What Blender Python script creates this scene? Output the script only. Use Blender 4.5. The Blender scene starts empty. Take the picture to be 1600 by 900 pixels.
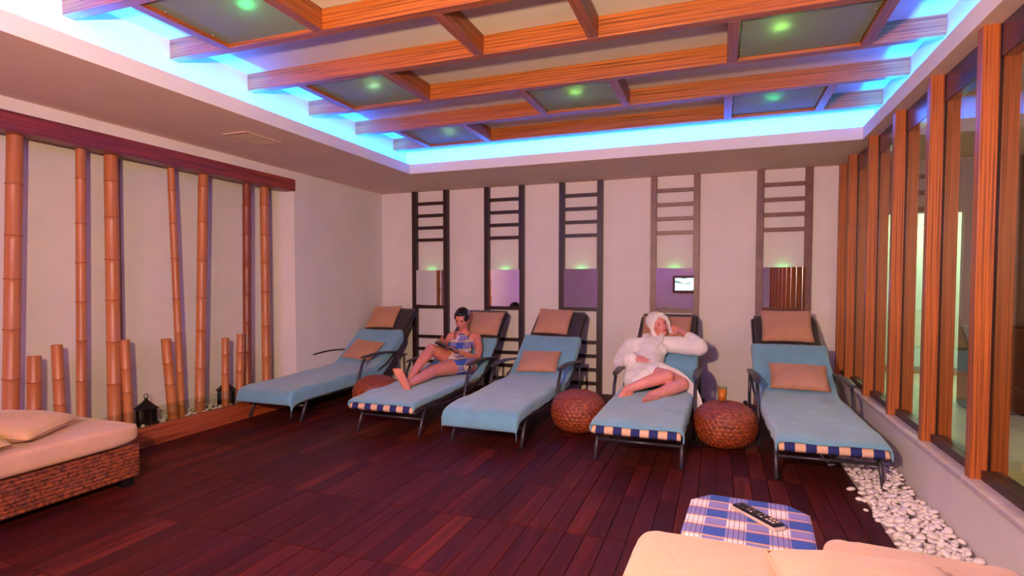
import bpy, bmesh, math, random
from mathutils import Vector, Matrix, Euler, noise
random.seed(7)
S = bpy.context.scene
COL = S.collection
PI = math.pi
R = math.radians

# ------------------------------------------------------------------ camera
cam_d = bpy.data.cameras.new('camera'); cam = bpy.data.objects.new('camera', cam_d); COL.objects.link(cam)
yaw, pitch, roll = 0.3664, -0.0383, -0.0004
fwd = Vector((-math.sin(yaw)*math.cos(pitch), math.cos(yaw)*math.cos(pitch), math.sin(pitch)))
rgt = Vector((math.cos(yaw), math.sin(yaw), 0)); upv = rgt.cross(fwd)
r2 = rgt*math.cos(roll)+upv*math.sin(roll); u2 = -rgt*math.sin(roll)+upv*math.cos(roll)
m3 = Matrix((r2, u2, -fwd)).transposed()
cam.matrix_world = Matrix.Translation((0, 0, 1.3)) @ m3.to_4x4()
cam_d.sensor_width = 36; cam_d.lens = 902.83*36/1600
cam_d.shift_x = (800-775.79)/1600; cam_d.shift_y = (475.75-450)/1600
cam_d.clip_start = 0.05
S.camera = cam

# ------------------------------------------------------------------ world, light, exposure
S.view_settings.view_transform = 'Standard'; S.view_settings.look = 'None'
S.view_settings.exposure = 0.0; S.view_settings.gamma = 1.0; S.view_settings.use_curve_mapping = False
w = bpy.data.worlds.new('world'); S.world = w; w.use_nodes = True
w.node_tree.nodes['Background'].inputs[0].default_value = (0.5, 0.55, 0.7, 1); w.node_tree.nodes['Background'].inputs[1].default_value = 0.02

def lamp(name, kind, loc, energy, color, aim=None, **k):
    d = bpy.data.lights.new(name, kind); d.energy = energy; d.color = color
    for a, b in k.items(): setattr(d, a, b)
    o = bpy.data.objects.new(name, d); COL.objects.link(o); o.location = loc
    if aim is not None: o.rotation_euler = (Vector(aim)-Vector(loc)).to_track_quat('-Z', 'Y').to_euler()
    return o
# flash on a stand left of the photographer (hard shadows to the right of every pole)
lamp('flash_lamp', 'SPOT', (-0.65, -0.10, 1.72), 760, (1.0, 0.66, 0.35), aim=(-1.6, 6.0, 2.75), spot_size=R(156), spot_blend=1.0, shadow_soft_size=0.06)
# soft warm fill, added unseen at the rear to even out the flash
lamp('warm_fill', 'AREA', (-1.3, -1.6, 2.3), 60, (1.0, 0.50, 0.34), aim=(-1.6, 4.0, 1.0), shape='RECTANGLE', size=3.0, size_y=1.2)
# unseen violet fill added at the rear, the colour every shadow in the room takes
lamp('violet_fill', 'AREA', (-1.2, -1.9, 2.2), 95, (0.50, 0.15, 1.0), aim=(-1.8, 4.5, 1.2), shape='RECTANGLE', size=2.8, size_y=0.8)
# corridor behind the glass
lamp('corridor_lamp', 'AREA', (2.7, 8.7, 2.5), 120, (0.74, 1.0, 0.80), aim=(2.7, 8.7, 0), shape='RECTANGLE', size=1.2, size_y=1.4)
lamp('corridor_lamp', 'AREA', (2.9, 4.0, 2.45), 75, (1.0, 0.66, 0.38), aim=(2.9, 4.0, 0), shape='RECTANGLE', size=1.5, size_y=3.0)

# ------------------------------------------------------------------ materials
def srgb(r, g, b):
    f = lambda c: (c/255/12.92 if c/255 <= .04045 else ((c/255+.055)/1.055)**2.4)
    return (f(r), f(g), f(b), 1)
MATS = {}
class NT:
    def __init__(s, name):
        s.m = bpy.data.materials.new(name); s.m.use_nodes = True; s.t = s.m.node_tree
        s.b = s.t.nodes['Principled BSDF']; MATS[name] = s.m
    def n(s, typ, **k):
        x = s.t.nodes.new(typ)
        for a, b in k.items(): setattr(x, a, b)
        return x
    def l(s, a, b): s.t.links.new(a, b)
    def coord(s, scale=(1, 1, 1), obj=True):
        c = s.n('ShaderNodeTexCoord'); mp = s.n('ShaderNodeMapping'); mp.inputs['Scale'].default_value = scale
        s.l(c.outputs['Object'], mp.inputs['Vector']); return mp.outputs[0]
    def noise(s, vec, scale, detail=3, rough=.5):
        x = s.n('ShaderNodeTexNoise'); s.l(vec, x.inputs['Vector']); x.inputs['Scale'].default_value = scale
        x.inputs['Detail'].default_value = detail; x.inputs['Roughness'].default_value = rough; return x.outputs['Fac']
    def ramp(s, fac, stops):
        x = s.n('ShaderNodeValToRGB'); s.l(fac, x.inputs[0]); e = x.color_ramp.elements
        e[0].position, e[0].color = stops[0]; e[1].position, e[1].color = stops[-1]
        for p, c in stops[1:-1]:
            k = e.new(p); k.color = c
        return x.outputs[0]
    def math(s, op, a, b=0.0):
        x = s.n('ShaderNodeMath', operation=op)
        for i, v in enumerate((a, b)):
            if isinstance(v, (int, float)): x.inputs[i].default_value = v
            else: s.l(v, x.inputs[i])
        return x.outputs[0]
    def mix(s, fac, a, b, blend='MIX'):
        x = s.n('ShaderNodeMix', data_type='RGBA', blend_type=blend)
        for i, v in ((0, fac), (6, a), (7, b)):
            if isinstance(v, (int, float, tuple)): x.inputs[i].default_value = v
            else: s.l(v, x.inputs[i])
        return x.outputs[2]
    def bump(s, fac, strength=.3, dist=.01):
        x = s.n('ShaderNodeBump'); x.inputs['Strength'].default_value = strength; x.inputs['Distance'].default_value = dist
        s.l(fac, x.inputs['Height']); s.l(x.outputs[0], s.b.inputs['Normal'])
    def set(s, **k):
        for a, v in k.items():
            i = s.b.inputs[a.replace('_', ' ')]
            if isinstance(v, (int, float, tuple)): i.default_value = v
            else: s.l(v, i)
        return s.m

def plain(name, col, rough=.6, metal=0, bump=None, var=.06, nscale=8):
    t = NT(name); v = t.coord()
    n = t.noise(v, nscale, 4)
    c2 = tuple(min(1, c*(1+var*3)) for c in col[:3])+(1,); c1 = tuple(c*(1-var*3) for c in col[:3])+(1,)
    t.set(Base_Color=t.ramp(n, [(.3, c1), (.7, c2)]), Roughness=rough, Metallic=metal)
    if bump: t.bump(t.noise(v, bump[0], 2), bump[1], bump[2])
    return t.m
def wood(name, axis, dark, light, rough=.42, fine=70):
    t = NT(name); sc = [fine, fine, fine]; sc[axis] = 1.1
    v = t.coord(tuple(sc)); n = t.noise(v, 1.0, 3, .6)
    sc2 = [7, 7, 7]; sc2[axis] = .5; n2 = t.noise(t.coord(tuple(sc2)), 1.0, 2)
    c = t.ramp(n, [(.36, dark), (.56, light)]); c2 = t.mix(t.math('MULTIPLY', n2, .35), c, tuple(x*.6 for x in light[:3])+(1,))
    t.set(Base_Color=c2, Roughness=rough); t.bump(n, .15, .002); return t.m
def fabric(name, col, weave=260, rough=.9, var=.07, sheen=.2, bstr=.35, bd=.003, nscale=6):
    t = NT(name); v = t.coord()
    n = t.noise(v, nscale, 4, .6); wv = t.noise(t.coord((weave, weave, weave)), 1, 1)
    c2 = tuple(min(1, c*(1+var*2.5)) for c in col[:3])+(1,); c1 = tuple(c*(1-var*2.5) for c in col[:3])+(1,)
    t.set(Base_Color=t.ramp(n, [(.3, c1), (.7, c2)]), Roughness=rough, Sheen_Weight=sheen)
    t.bump(wv, bstr, bd); return t.m
def emit(name, col, strength):
    t = NT(name); t.set(Base_Color=(0, 0, 0, 1), Emission_Color=col, Emission_Strength=strength); return t.m

M_wall = plain('wall_plaster', (.72, .68, .68, 1), .75, bump=(40, .06, .004), var=.012, nscale=3)
M_soffit = plain('soffit_plaster', (.78, .56, .52, 1), .8, bump=(40, .05, .004), var=.012, nscale=3)  # red bounce from the deck is put into this plaster tint
M_sill = plain('sill_stone', (.56, .48, .54, 1), .35, var=.05, nscale=12)
W_x = wood('zebrano_beam_x', 0, srgb(84, 36, 10), srgb(186, 102, 40), fine=130)
W_y = wood('zebrano_beam_y', 1, srgb(84, 36, 12), srgb(172, 94, 42), fine=130)
W_z = wood('zebrano_post', 2, srgb(94, 42, 10), srgb(186, 100, 36), fine=130)
W_lintel = wood('mahogany_lintel', 1, srgb(96, 34, 18), srgb(150, 62, 38), fine=40)
W_curb = wood('mahogany_curb', 1, srgb(120, 46, 20), srgb(180, 88, 44), fine=45)
W_dark = plain('wenge_wood', srgb(44, 22, 26), .42, var=.1, nscale=10)
W_brown = plain('brown_wood', srgb(112, 72, 62), .42, var=.08, nscale=10)  # lighter brown than the dark ladders, same roughness
M_transom = plain('dark_lacquer', srgb(34, 26, 58), .22, var=.05); M_transom.node_tree.nodes['Principled BSDF'].inputs['Specular IOR Level'].default_value = 1.0  # blue of the cove light is put into the dark base colour
M_rail = plain('dark_rail', srgb(52, 28, 22), .4, var=.05)
M_metal = plain('charcoal_metal', srgb(72, 68, 80), .38, .5, var=.04)
M_sling = fabric('charcoal_sling', srgb(50, 40, 50), 400, .8)
M_towel = fabric('blue_towel', srgb(106, 166, 200), 170, .95, .05, .4, .8, .006, 5)
M_pillow = fabric('tan_pillow', srgb(184, 132, 98), 240, .9, .04)
M_beige = fabric('beige_upholstery', srgb(212, 166, 132), 260, .9, .03)
M_cush2 = fabric('sand_pillow', srgb(206, 164, 116), 220, .9, .06)
M_white = fabric('white_terry', (.86, .82, .86, 1), 200, .95, .02, .4, .7, .006)
M_black = plain('black_iron', srgb(22, 18, 20), .45, .3, var=.1)
M_rubber = plain('black_rubber', srgb(18, 18, 20), .6, var=.05)
M_chrome = plain('steel_stud', (.8, .75, .7, 1), .2, 1, var=.01)
M_pebble = plain('white_pebble', (.80, .74, .74, 1), .55, var=.05, nscale=14)
M_white_plastic = plain('vent_white', srgb(205, 175, 165), .5, var=.02)
M_corr_wall = plain('corridor_wall', (.62, .70, .60, 1), .7, var=.02)
M_corr_brown = plain('corridor_brown', srgb(118, 92, 88), .6, var=.03)
M_corr_dark = plain('cabinet_brown', srgb(90, 46, 38), .5, var=.05)
M_skinA = plain('tanned_skin', srgb(205, 124, 98), .5, var=.03, nscale=10)
M_skinB = plain('fair_skin', srgb(222, 142, 124), .5, var=.03, nscale=10)
M_hair = plain('black_hair', srgb(22, 14, 16), .35, var=.15, nscale=60)
M_lip = plain('lips', srgb(170, 60, 62), .4); M_brow = plain('brow', srgb(48, 26, 24), .7)
M_eyew = plain('eye_white', srgb(215, 200, 195), .3)
M_led = emit('blue_led_strip', (0.0, 0.15, 1.0, 1), 560)
M_glow = emit('green_glow', (0.05, 1.0, .25, 1), 9)

def wicker(name, dark, light):
    t = NT(name); v = t.coord(); n = t.noise(v, 45, 3, .7); n2 = t.noise(v, 9, 2)
    c = t.ramp(n, [(.34, dark), (.66, light)])
    t.set(Base_Color=t.mix(t.math('MULTIPLY', n2, .4), c, dark), Roughness=.5); t.bump(t.noise(v, 160, 2), .5, .003); return t.m
M_wick = wicker('red_wicker', srgb(92, 32, 12), srgb(180, 86, 40))
M_wick2 = wicker('brown_wicker', srgb(70, 26, 10), srgb(176, 88, 40))
M_bamboo = None
def bamboo_mat(name, a, b):
    t = NT(name); v = t.coord((30, 30, 1.2)); n = t.noise(v, 1, 3); n2 = t.noise(t.coord(), 5, 2)
    c = t.ramp(n, [(.3, a), (.7, b)]); t.set(Base_Color=t.mix(t.math('MULTIPLY', n2, .4), c, a), Roughness=.38); return t.m
M_bamboo = bamboo_mat('golden_bamboo', srgb(160, 92, 46), srgb(200, 126, 70))
M_bamboo2 = bamboo_mat('brown_bamboo', srgb(106, 48, 24), srgb(158, 82, 46))
M_node = plain('bamboo_node', srgb(120, 58, 34), .6)

t = NT('deck_board'); oi = t.n('ShaderNodeObjectInfo'); geo = t.n('ShaderNodeNewGeometry')
v = t.coord((26, 1.3, 26)); 
add = t.n('ShaderNodeVectorMath', operation='ADD'); t.l(v, add.inputs[0])
cmb = t.n('ShaderNodeCombineXYZ'); rr = t.math('ADD', oi.outputs['Random'], geo.outputs['Random Per Island']); rr = t.math('FRACT', rr)
t.l(t.math('MULTIPLY', rr, 37.0), cmb.inputs[0]); t.l(t.math('MULTIPLY', rr, 19.0), cmb.inputs[1]); t.l(cmb.outputs[0], add.inputs[1])
n = t.noise(add.outputs[0], 1, 4, .6)
base = t.ramp(rr, [(0, srgb(66, 17, 10)), (.35, srgb(98, 29, 15)), (.7, srgb(76, 20, 11)), (1, srgb(122, 42, 18))])
t.set(Base_Color=t.mix(t.ramp(n, [(.3, (.85, .85, .85, 1)), (.7, (.0, .0, .0, 1))]), base, srgb(46, 14, 11)), Roughness=.55)
t.b.inputs['Specular IOR Level'].default_value = .15
t.bump(n, .25, .003); M_deck = t.m
M_slab = plain('dark_slab', srgb(24, 10, 10), .9)
# floor tiles of the corridor
t = NT('corridor_tile'); br = t.n('ShaderNodeTexBrick'); t.l(t.coord(), br.inputs['Vector']); br.offset = 0
br.inputs['Scale'].default_value = 1; br.inputs['Brick Width'].default_value = .45; br.inputs['Row Height'].default_value = .45; br.inputs['Mortar Size'].default_value = .004
br.inputs['Color1'].default_value = (.5, .5, .38, 1); br.inputs['Color2'].default_value = (.47, .47, .36, 1); br.inputs['Mortar'].default_value = (.3, .3, .24, 1)
t.set(Base_Color=br.outputs[0], Roughness=.25); M_tile = t.m

def glassmat(name, tint, rough=0.0, alpha=.1):
    t = NT(name); tr = t.n('ShaderNodeBsdfTransparent'); tr.inputs[0].default_value = tint
    gl = t.n('ShaderNodeBsdfGlossy'); gl.inputs['Roughness'].default_value = rough; gl.inputs['Color'].default_value = (1, 1, 1, 1)
    fr = t.n('ShaderNodeLayerWeight')
    mx = t.n('ShaderNodeMixShader'); f2 = t.math('ADD', t.math('MULTIPLY', t.math('POWER', fr.outputs['Facing'], 4.5), .75), alpha)
    t.l(f2, mx.inputs[0]); t.l(tr.outputs[0], mx.inputs[1]); t.l(gl.outputs[0], mx.inputs[2])
    t.l(mx.outputs[0], t.t.nodes['Material Output'].inputs[0]); return t.m
M_glass = glassmat('clear_glass', (.90, .93, .88, 1), alpha=.03)
M_pane = glassmat('pane_glass', (.84, .86, .76, 1), alpha=.02)
t = NT('mirror'); t.set(Base_Color=(.88, .88, .92, 1), Metallic=1.0, Roughness=.01); M_mirror = t.m
t = NT('frosted_glass'); t.set(Base_Color=(.42, .50, .47, 1), Roughness=.55, Transmission_Weight=.5, IOR=1.3); M_frost = t.m
t = NT('orange_juice'); t.set(Base_Color=srgb(240, 130, 20), Roughness=.3); M_juice = t.m

t = NT('navy_cream_stripes'); sx = t.n('ShaderNodeSeparateXYZ'); c = t.n('ShaderNodeTexCoord'); t.l(c.outputs['Object'], sx.inputs[0])
fr_ = t.math('FRACT', t.math('DIVIDE', t.math('ADD', sx.outputs[0], 5.03), .122)); 
wv = t.noise(t.coord((300, 300, 300)), 1, 1)
t.set(Base_Color=t.mix(t.math('LESS_THAN', fr_, .5), srgb(214, 178, 150), srgb(34, 44, 110)), Roughness=.9); t.bump(wv, .3, .002); M_stripe = t.m

def plaid(name, px, py, axx=0, axy=1, blue=srgb(52, 82, 168), mid=srgb(128, 124, 190), white=srgb(232, 214, 222), line=srgb(232, 168, 110), thin=srgb(60, 40, 80)):
    t = NT(name); sx = t.n('ShaderNodeSeparateXYZ'); c = t.n('ShaderNodeTexCoord'); t.l(c.outputs['Object'], sx.inputs[0])
    def band(ax, per, lo, hi, off=0):
        f = t.math('FRACT', t.math('ADD', t.math('DIVIDE', sx.outputs[ax], per), 10.0+off))
        return t.math('MULTIPLY', t.math('GREATER_THAN', f, lo), t.math('LESS_THAN', f, hi))
    bx = band(axx, px, .5, .98); by = band(axy, py, .5, .95)
    s = t.math('MULTIPLY', t.math('ADD', bx, by), .5)
    r = t.n('ShaderNodeValToRGB'); r.color_ramp.interpolation = 'CONSTANT'; t.l(s, r.inputs[0]); e = r.color_ramp.elements
    e[0].position = 0; e[0].color = blue; e[1].position = .75; e[1].color = white; k = e.new(.25); k.color = mid
    col = r.outputs[0]
    o1 = t.math('MAXIMUM', band(axy, py, .46, .53), band(axy, py, .92, .99)); col = t.mix(t.math('MULTIPLY', o1, .75), col, line)
    for lo in (.56, .68, .80, .92): col = t.mix(t.math('MULTIPLY', band(axx, px, lo, lo+.018), .8), col, thin)
    o2 = t.math('MAXIMUM', band(axy, py, .60, .62), band(axy, py, .40, .42)); col = t.mix(t.math('MULTIPLY', o2, .7), col, srgb(150, 70, 70))
    t.set(Base_Color=col, Roughness=.9); t.bump(t.noise(t.coord((300, 300, 300)), 1, 1), .3, .002); return t.m
M_plaid = plaid('blue_plaid_cloth', .136, .165)
M_dress = plaid('blue_plaid_dress', .15, .13, 0, 2, line=srgb(210, 190, 90))

# ------------------------------------------------------------------ mesh helpers
class MB:
    def __init__(s): s.bm = bmesh.new()
    def box(s, x0, x1, y0, y1, z0, z1, bev=0, mat=None):
        r = bmesh.ops.create_cube(s.bm, size=1); vs = r['verts']
        for v in vs: v.co = Vector(((x0+x1)/2+v.co.x*(x1-x0), (y0+y1)/2+v.co.y*(y1-y0), (z0+z1)/2+v.co.z*(z1-z0)))
        if bev:
            es = list({e for v in vs for e in v.link_edges}); g = bmesh.ops.bevel(s.bm, geom=es, offset=bev, segments=2, affect='EDGES', profile=.6)
            vs = list({v for f in g['faces'] for v in f.verts}|{v for v in vs if v.is_valid})
        if mat is not None:
            for v in vs: v.co = mat @ v.co
        return s
    def cone(s, p0, p1, r0, r1=None, seg=12, cap=True):
        r1 = r0 if r1 is None else r1
        p0, p1 = Vector(p0), Vector(p1); d = p1-p0; L = d.length
        if L < 1e-6: return s
        mt = Matrix.Translation((p0+p1)/2) @ d.to_track_quat('Z', 'Y').to_matrix().to_4x4()
        bmesh.ops.create_cone(s.bm, cap_ends=cap, segments=seg, radius1=r0, radius2=r1, depth=L, matrix=mt); return s
    def ell(s, c, r, rot=None, seg=14):
        if isinstance(r, (int, float)): r = (r, r, r)
        mt = Matrix.Translation(c) @ (rot.to_matrix().to_4x4() if rot is not None else Matrix()) @ Matrix.Diagonal((*r, 1))
        bmesh.ops.create_uvsphere(s.bm, u_segments=seg, v_segments=max(6, seg*2//3), radius=1, matrix=mt); return s
    def cap(s, p0, p1, r0, r1=None, seg=14):
        r1 = r0 if r1 is None else r1
        s.cone(p0, p1, r0, r1, seg); s.ell(p0, r0, seg=seg); s.ell(p1, r1, seg=seg); return s
    def chain(s, pts, rs, seg=14):
        for a, b, c, d in zip(pts, pts[1:], rs, rs[1:]): s.cap(a, b, c, d, seg)
        return s
    def tube(s, pts, r, seg=10, closed=False):
        pts = [Vector(p) for p in pts]; n = len(pts); rings = []
        rs = r if isinstance(r, (list, tuple)) else [r]*n
        nrm = None
        for i, p in enumerate(pts):
            a = pts[i-1] if (i > 0 or closed) else p; b = pts[(i+1) % n] if (i < n-1 or closed) else p
            d = (b-a).normalized()
            if nrm is None: nrm = d.orthogonal().normalized()
            nrm = (nrm-d*nrm.dot(d)).normalized(); bn = d.cross(nrm)
            rings.append([s.bm.verts.new(p+nrm*math.cos(2*PI*k/seg)*rs[i]+bn*math.sin(2*PI*k/seg)*rs[i]) for k in range(seg)])
        for i in range(n if closed else n-1):
            A, B = rings[i], rings[(i+1) % n]
            for k in range(seg): s.bm.faces.new((A[k], A[(k+1) % seg], B[(k+1) % seg], B[k]))
        if not closed: s.bm.faces.new(rings[0][::-1]); s.bm.faces.new(rings[-1])
        return s
    def lathe(s, prof, seg=24, c=(0, 0, 0), fn=None):
        c = Vector(c); rings = []
        for r, z in prof:
            rings.append([s.bm.verts.new(c+Vector((r*math.cos(2*PI*k/seg), r*math.sin(2*PI*k/seg), z))) for k in range(seg)] if r > 1e-5 else [s.bm.verts.new(c+Vector((0, 0, z)))])
        for A, B in zip(rings, rings[1:]):
            for k in range(seg):
                a = A[k % len(A)]; a2 = A[(k+1) % len(A)]; b = B[k % len(B)]; b2 = B[(k+1) % len(B)]
                q = []
                for x in (a, a2, b2, b):
                    if x not in q: q.append(x)
                if len(q) > 2:
                    try: s.bm.faces.new(q)
                    except ValueError: pass
        return s
    def grid(s, fn, nu, nv, closed_u=False):
        V = [[s.bm.verts.new(fn(i/(nu if closed_u else nu-1), j/(nv-1))) for i in range(nu)] for j in range(nv)]
        for j in range(nv-1):
            for i in range(nu if closed_u else nu-1):
                s.bm.faces.new((V[j][i], V[j][(i+1) % nu], V[j+1][(i+1) % nu], V[j+1][i]))
        return s
    def prism(s, poly, z0, z1):
        a = [s.bm.verts.new((x, y, z0)) for x, y in poly]; b = [s.bm.verts.new((x, y, z1)) for x, y in poly]
        s.bm.faces.new(a[::-1]); s.bm.faces.new(b)
        for i in range(len(poly)): j = (i+1) % len(poly); s.bm.faces.new((a[i], a[j], b[j], b[i]))
        return s
    def build(s, name, mat, parent=None, smooth=False, bev=0, solid=0, subsurf=0, remesh=0, smoothit=0):
        bmesh.ops.recalc_face_normals(s.bm, faces=s.bm.faces)
        me = bpy.data.meshes.new(name); s.bm.to_mesh(me); s.bm.free(); me.materials.append(mat)
        o = bpy.data.objects.new(name, me); COL.objects.link(o)
        if parent is not None: o.parent = parent
        if smooth: me.polygons.foreach_set('use_smooth', [True]*len(me.polygons))
        if remesh:
            m = o.modifiers.new('r', 'REMESH'); m.mode = 'VOXEL'; m.voxel_size = remesh; m.use_smooth_shade = True
        if smoothit:
            m = o.modifiers.new('s', 'SMOOTH'); m.factor = .5; m.iterations = smoothit
        if solid:
            m = o.modifiers.new('t', 'SOLIDIFY'); m.thickness = solid; m.offset = 0
        if subsurf:
            m = o.modifiers.new('u', 'SUBSURF'); m.levels = subsurf; m.render_levels = subsurf
        if bev:
            m = o.modifiers.new('b', 'BEVEL'); m.width = bev; m.segments = 2; m.limit_method = 'ANGLE'
        return o
def tag(o, label, cat, group=None):
    o['label'] = label; o['category'] = cat
    if group: o['group'] = group
    return o
def struct(o): o['kind'] = 'structure'; return o
def thing(name, loc, label, cat, group=None, rz=0):
    o = bpy.data.objects.new(name, None); COL.objects.link(o); o.location = loc; o.rotation_euler = (0, 0, rz); o.empty_display_size = .1
    return tag(o, label, cat, group)
def copy_tree(o, parent=None):
    c = o.copy(); COL.objects.link(c); c.parent = parent
    for ch in list(o.children): copy_tree(ch, c)
    return c
def wbox(name, mat, *a, parent=None, bev=0):
    """box whose object origin is at its own centre of base"""
    x0, x1, y0, y1, z0, z1 = a; cx, cy = (x0+x1)/2, (y0+y1)/2
    o = MB().box(x0-cx, x1-cx, y0-cy, y1-cy, 0, z1-z0, bev=bev).build(name, mat, parent); o.location = (cx, cy, z0); return o

# ------------------------------------------------------------------ room shell
XL, XR, D, ZC = -4.2, 1.113, 6.69, 2.47
YR = -2.3
NX = -4.526                       # back of the bamboo niche
LX, RX, BY, ZL = -3.128, 1.088, 5.54, 2.572   # cove lip
CXL, CXR, CBY, ZT = -3.235, 1.19, 5.66, 2.82   # cove wall and raised ceiling
FRY = -1.4                        # front edge of the recess, behind the camera
struct(wbox('wall_back', M_wall, XL-.1, 1.28, D, D+.12, 0, ZT))
struct(wbox('wall_rear', M_wall, XL-.5, 1.3, YR-.12, YR, 0, ZT))
o = MB().box(XL-.12, XL, 4.97, D, 0, ZT).box(XL-.12, XL, YR, 4.97, 2.385, ZT).box(NX, XL-.12, 4.97, 5.05, 0, 2.6).build('wall_left', M_wall); struct(o)
struct(wbox('wall_niche', M_wall, NX-.1, NX, YR, 5.05, 0, 2.6))
struct(wbox('wall_right', M_wall, XR+.012, XR+.15, YR, D, 0, .345))
struct(wbox('trim_1', M_sill, XR-.022, XR+.17, YR, D, .345, .378, bev=.008))
# soffit ring, lip, cove walls, raised ceiling
o = MB().box(XL, LX-.001, YR, D, ZC, ZC+.03).box(RX+.001, XR+.17, YR, D, ZC, ZC+.03).box(LX-.001, RX+.001, BY+.001, D, ZC, ZC+.03).box(LX-.001, RX+.001, YR, FRY-.001, ZC, ZC+.03)
struct(o.build('ceiling_soffit', M_soffit))
o = MB().box(LX, LX-.018, FRY, BY+.018, ZC+.0005, ZL).box(RX, RX+.018, FRY, BY+.018, ZC+.0005, ZL).box(LX, RX, BY, BY+.018, ZC+.0005, ZL).box(LX, RX, FRY-.018, FRY, ZC+.0005, ZL)
struct(o.build('trim_2', M_wall))
o = MB().box(CXL-.03, CXL, FRY-.12, CBY, ZC+.03, ZT).box(CXR, CXR+.03, FRY-.12, CBY, ZC+.03, ZT).box(CXL-.03, CXR+.03, CBY, CBY+.03, ZC+.03, ZT).box(CXL-.03, CXR+.03, FRY-.15, FRY-.12, ZC+.03, ZT)
struct(o.build('wall_cove', M_wall))
struct(wbox('ceiling', M_wall, XL-.5, 1.4, YR-.12, D+.12, ZT, ZT+.05))
# LED strip on the ledge behind the lip
led = MB().box(LX-.045, LX-.033, FRY, BY+.04, ZC+.032, ZC+.042).box(RX+.033, RX+.045, FRY, BY+.04, ZC+.032, ZC+.042).box(LX, RX, BY+.033, BY+.045, ZC+.032, ZC+.042)
tag(led.build('led_strip', M_led), 'blue LED strip glowing behind the lip around the ceiling recess', 'light strip')

# ------------------------------------------------------------------ deck floor
struct(wbox('floor', M_slab, XL-.05, XR+.17, YR, D, -.06, -.022))
M_grit = plain('pale_grit', srgb(190, 172, 168), .9, bump=(60, .5, .01), var=.1, nscale=40)
struct(wbox('floor_gravel', M_grit, .838, XR+.012, 1.0, D, -.022, -.004))
floor = bpy.data.objects['floor']
BWD, BLN = .1042, .625
pr_cam = Vector((0, 0, 1.3))
cells = []
for j in range(-8, 8):
    y0 = 2.27+j*BLN
    if y0 < YR or y0 > D: continue
    y1 = min(y0+BLN, D)
    for i in range(49):
        x1 = .835-i*BWD; x0 = max(x1-BWD, XL)
        if x1-x0 < .01: continue
        d = Vector(((x0+x1)/2, (y0+y1)/2, 0))-pr_cam; z = d.dot(fwd)
        px = 775.8+902.8*d.dot(r2)/z if z > .3 else -999; py = 475.7-902.8*d.dot(u2)/z if z > .3 else 9999
        vis = z > .3 and -40 < px < 1500 and py < 960
        cells.append((z if vis else 99, x0, x1, y0, y1))
cells.sort()
bm_ = MB().box(-BWD/2+.002, BWD/2-.002, -BLN/2+.003, BLN/2-.003, -.022, 0)
proto_board = bm_.build('deck_board', M_deck, floor)
rest = MB(); nb = 0
for k, (z, x0, x1, y0, y1) in enumerate(cells):
    full = (x1-x0) > BWD*.98 and (y1-y0) > BLN*.98
    if z < 90 and nb < 290 and full:
        b = proto_board if nb == 0 else proto_board.copy()
        if nb: COL.objects.link(b); b.parent = floor
        b.location = ((x0+x1)/2-floor.location.x, (y0+y1)/2-floor.location.y, .06+random.uniform(-.0012, .0012)); nb += 1
    else: rest.box(x0+.002, x1-.002, y0+.003, y1-.003, -.022, random.uniform(-.001, 0))
o = rest.build('deck_boards', M_deck); o['kind'] = 'stuff'; o.parent = floor; o.location = (-floor.location.x, -floor.location.y, .06)

# ------------------------------------------------------------------ corridor behind the glass
struct(wbox('floor_corridor', M_tile, XR+.17, 5.5, YR, 10, -.05, 0))
struct(wbox('ceiling_corridor', M_soffit, 1.4, 5.5, YR, 10, 2.6, 2.65))
struct(wbox('wall_corridor_far', M_corr_wall, 1.2, 5.5, 9.8, 9.9, 0, 2.6))
struct(wbox('wall_corridor_side', M_corr_brown, 5.5, 5.6, YR, 10, 0, 2.6))
struct(wbox('wall_corridor_near', M_corr_brown, 1.2, 5.5, YR-.1, YR, 0, 2.6))
struct(wbox('wall_corridor_inner', M_corr_brown, 1.283, 1.35, D+.01, 9.8, 0, 2.6))
struct(wbox('wall_corridor_header', M_corr_brown, 1.36, 5.5, 7.5, 7.6, 2.05, 2.6))
struct(wbox('wall_corridor_partition', M_corr_brown, 2.42, 5.5, 7.5, 7.58, 0, 2.05))
struct(wbox('baseboard_corridor', plain('baseboard', srgb(150, 120, 90), .5), 1.36, 5.5, 9.77, 9.8, 0, .1))
o = wbox('corridor_cabinet', M_corr_dark, 2.38, 3.3, 7.0, 7.46, .02, .85, bev=.01); tag(o, 'dark brown low cabinet standing in the corridor behind the glass', 'cabinet')

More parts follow.
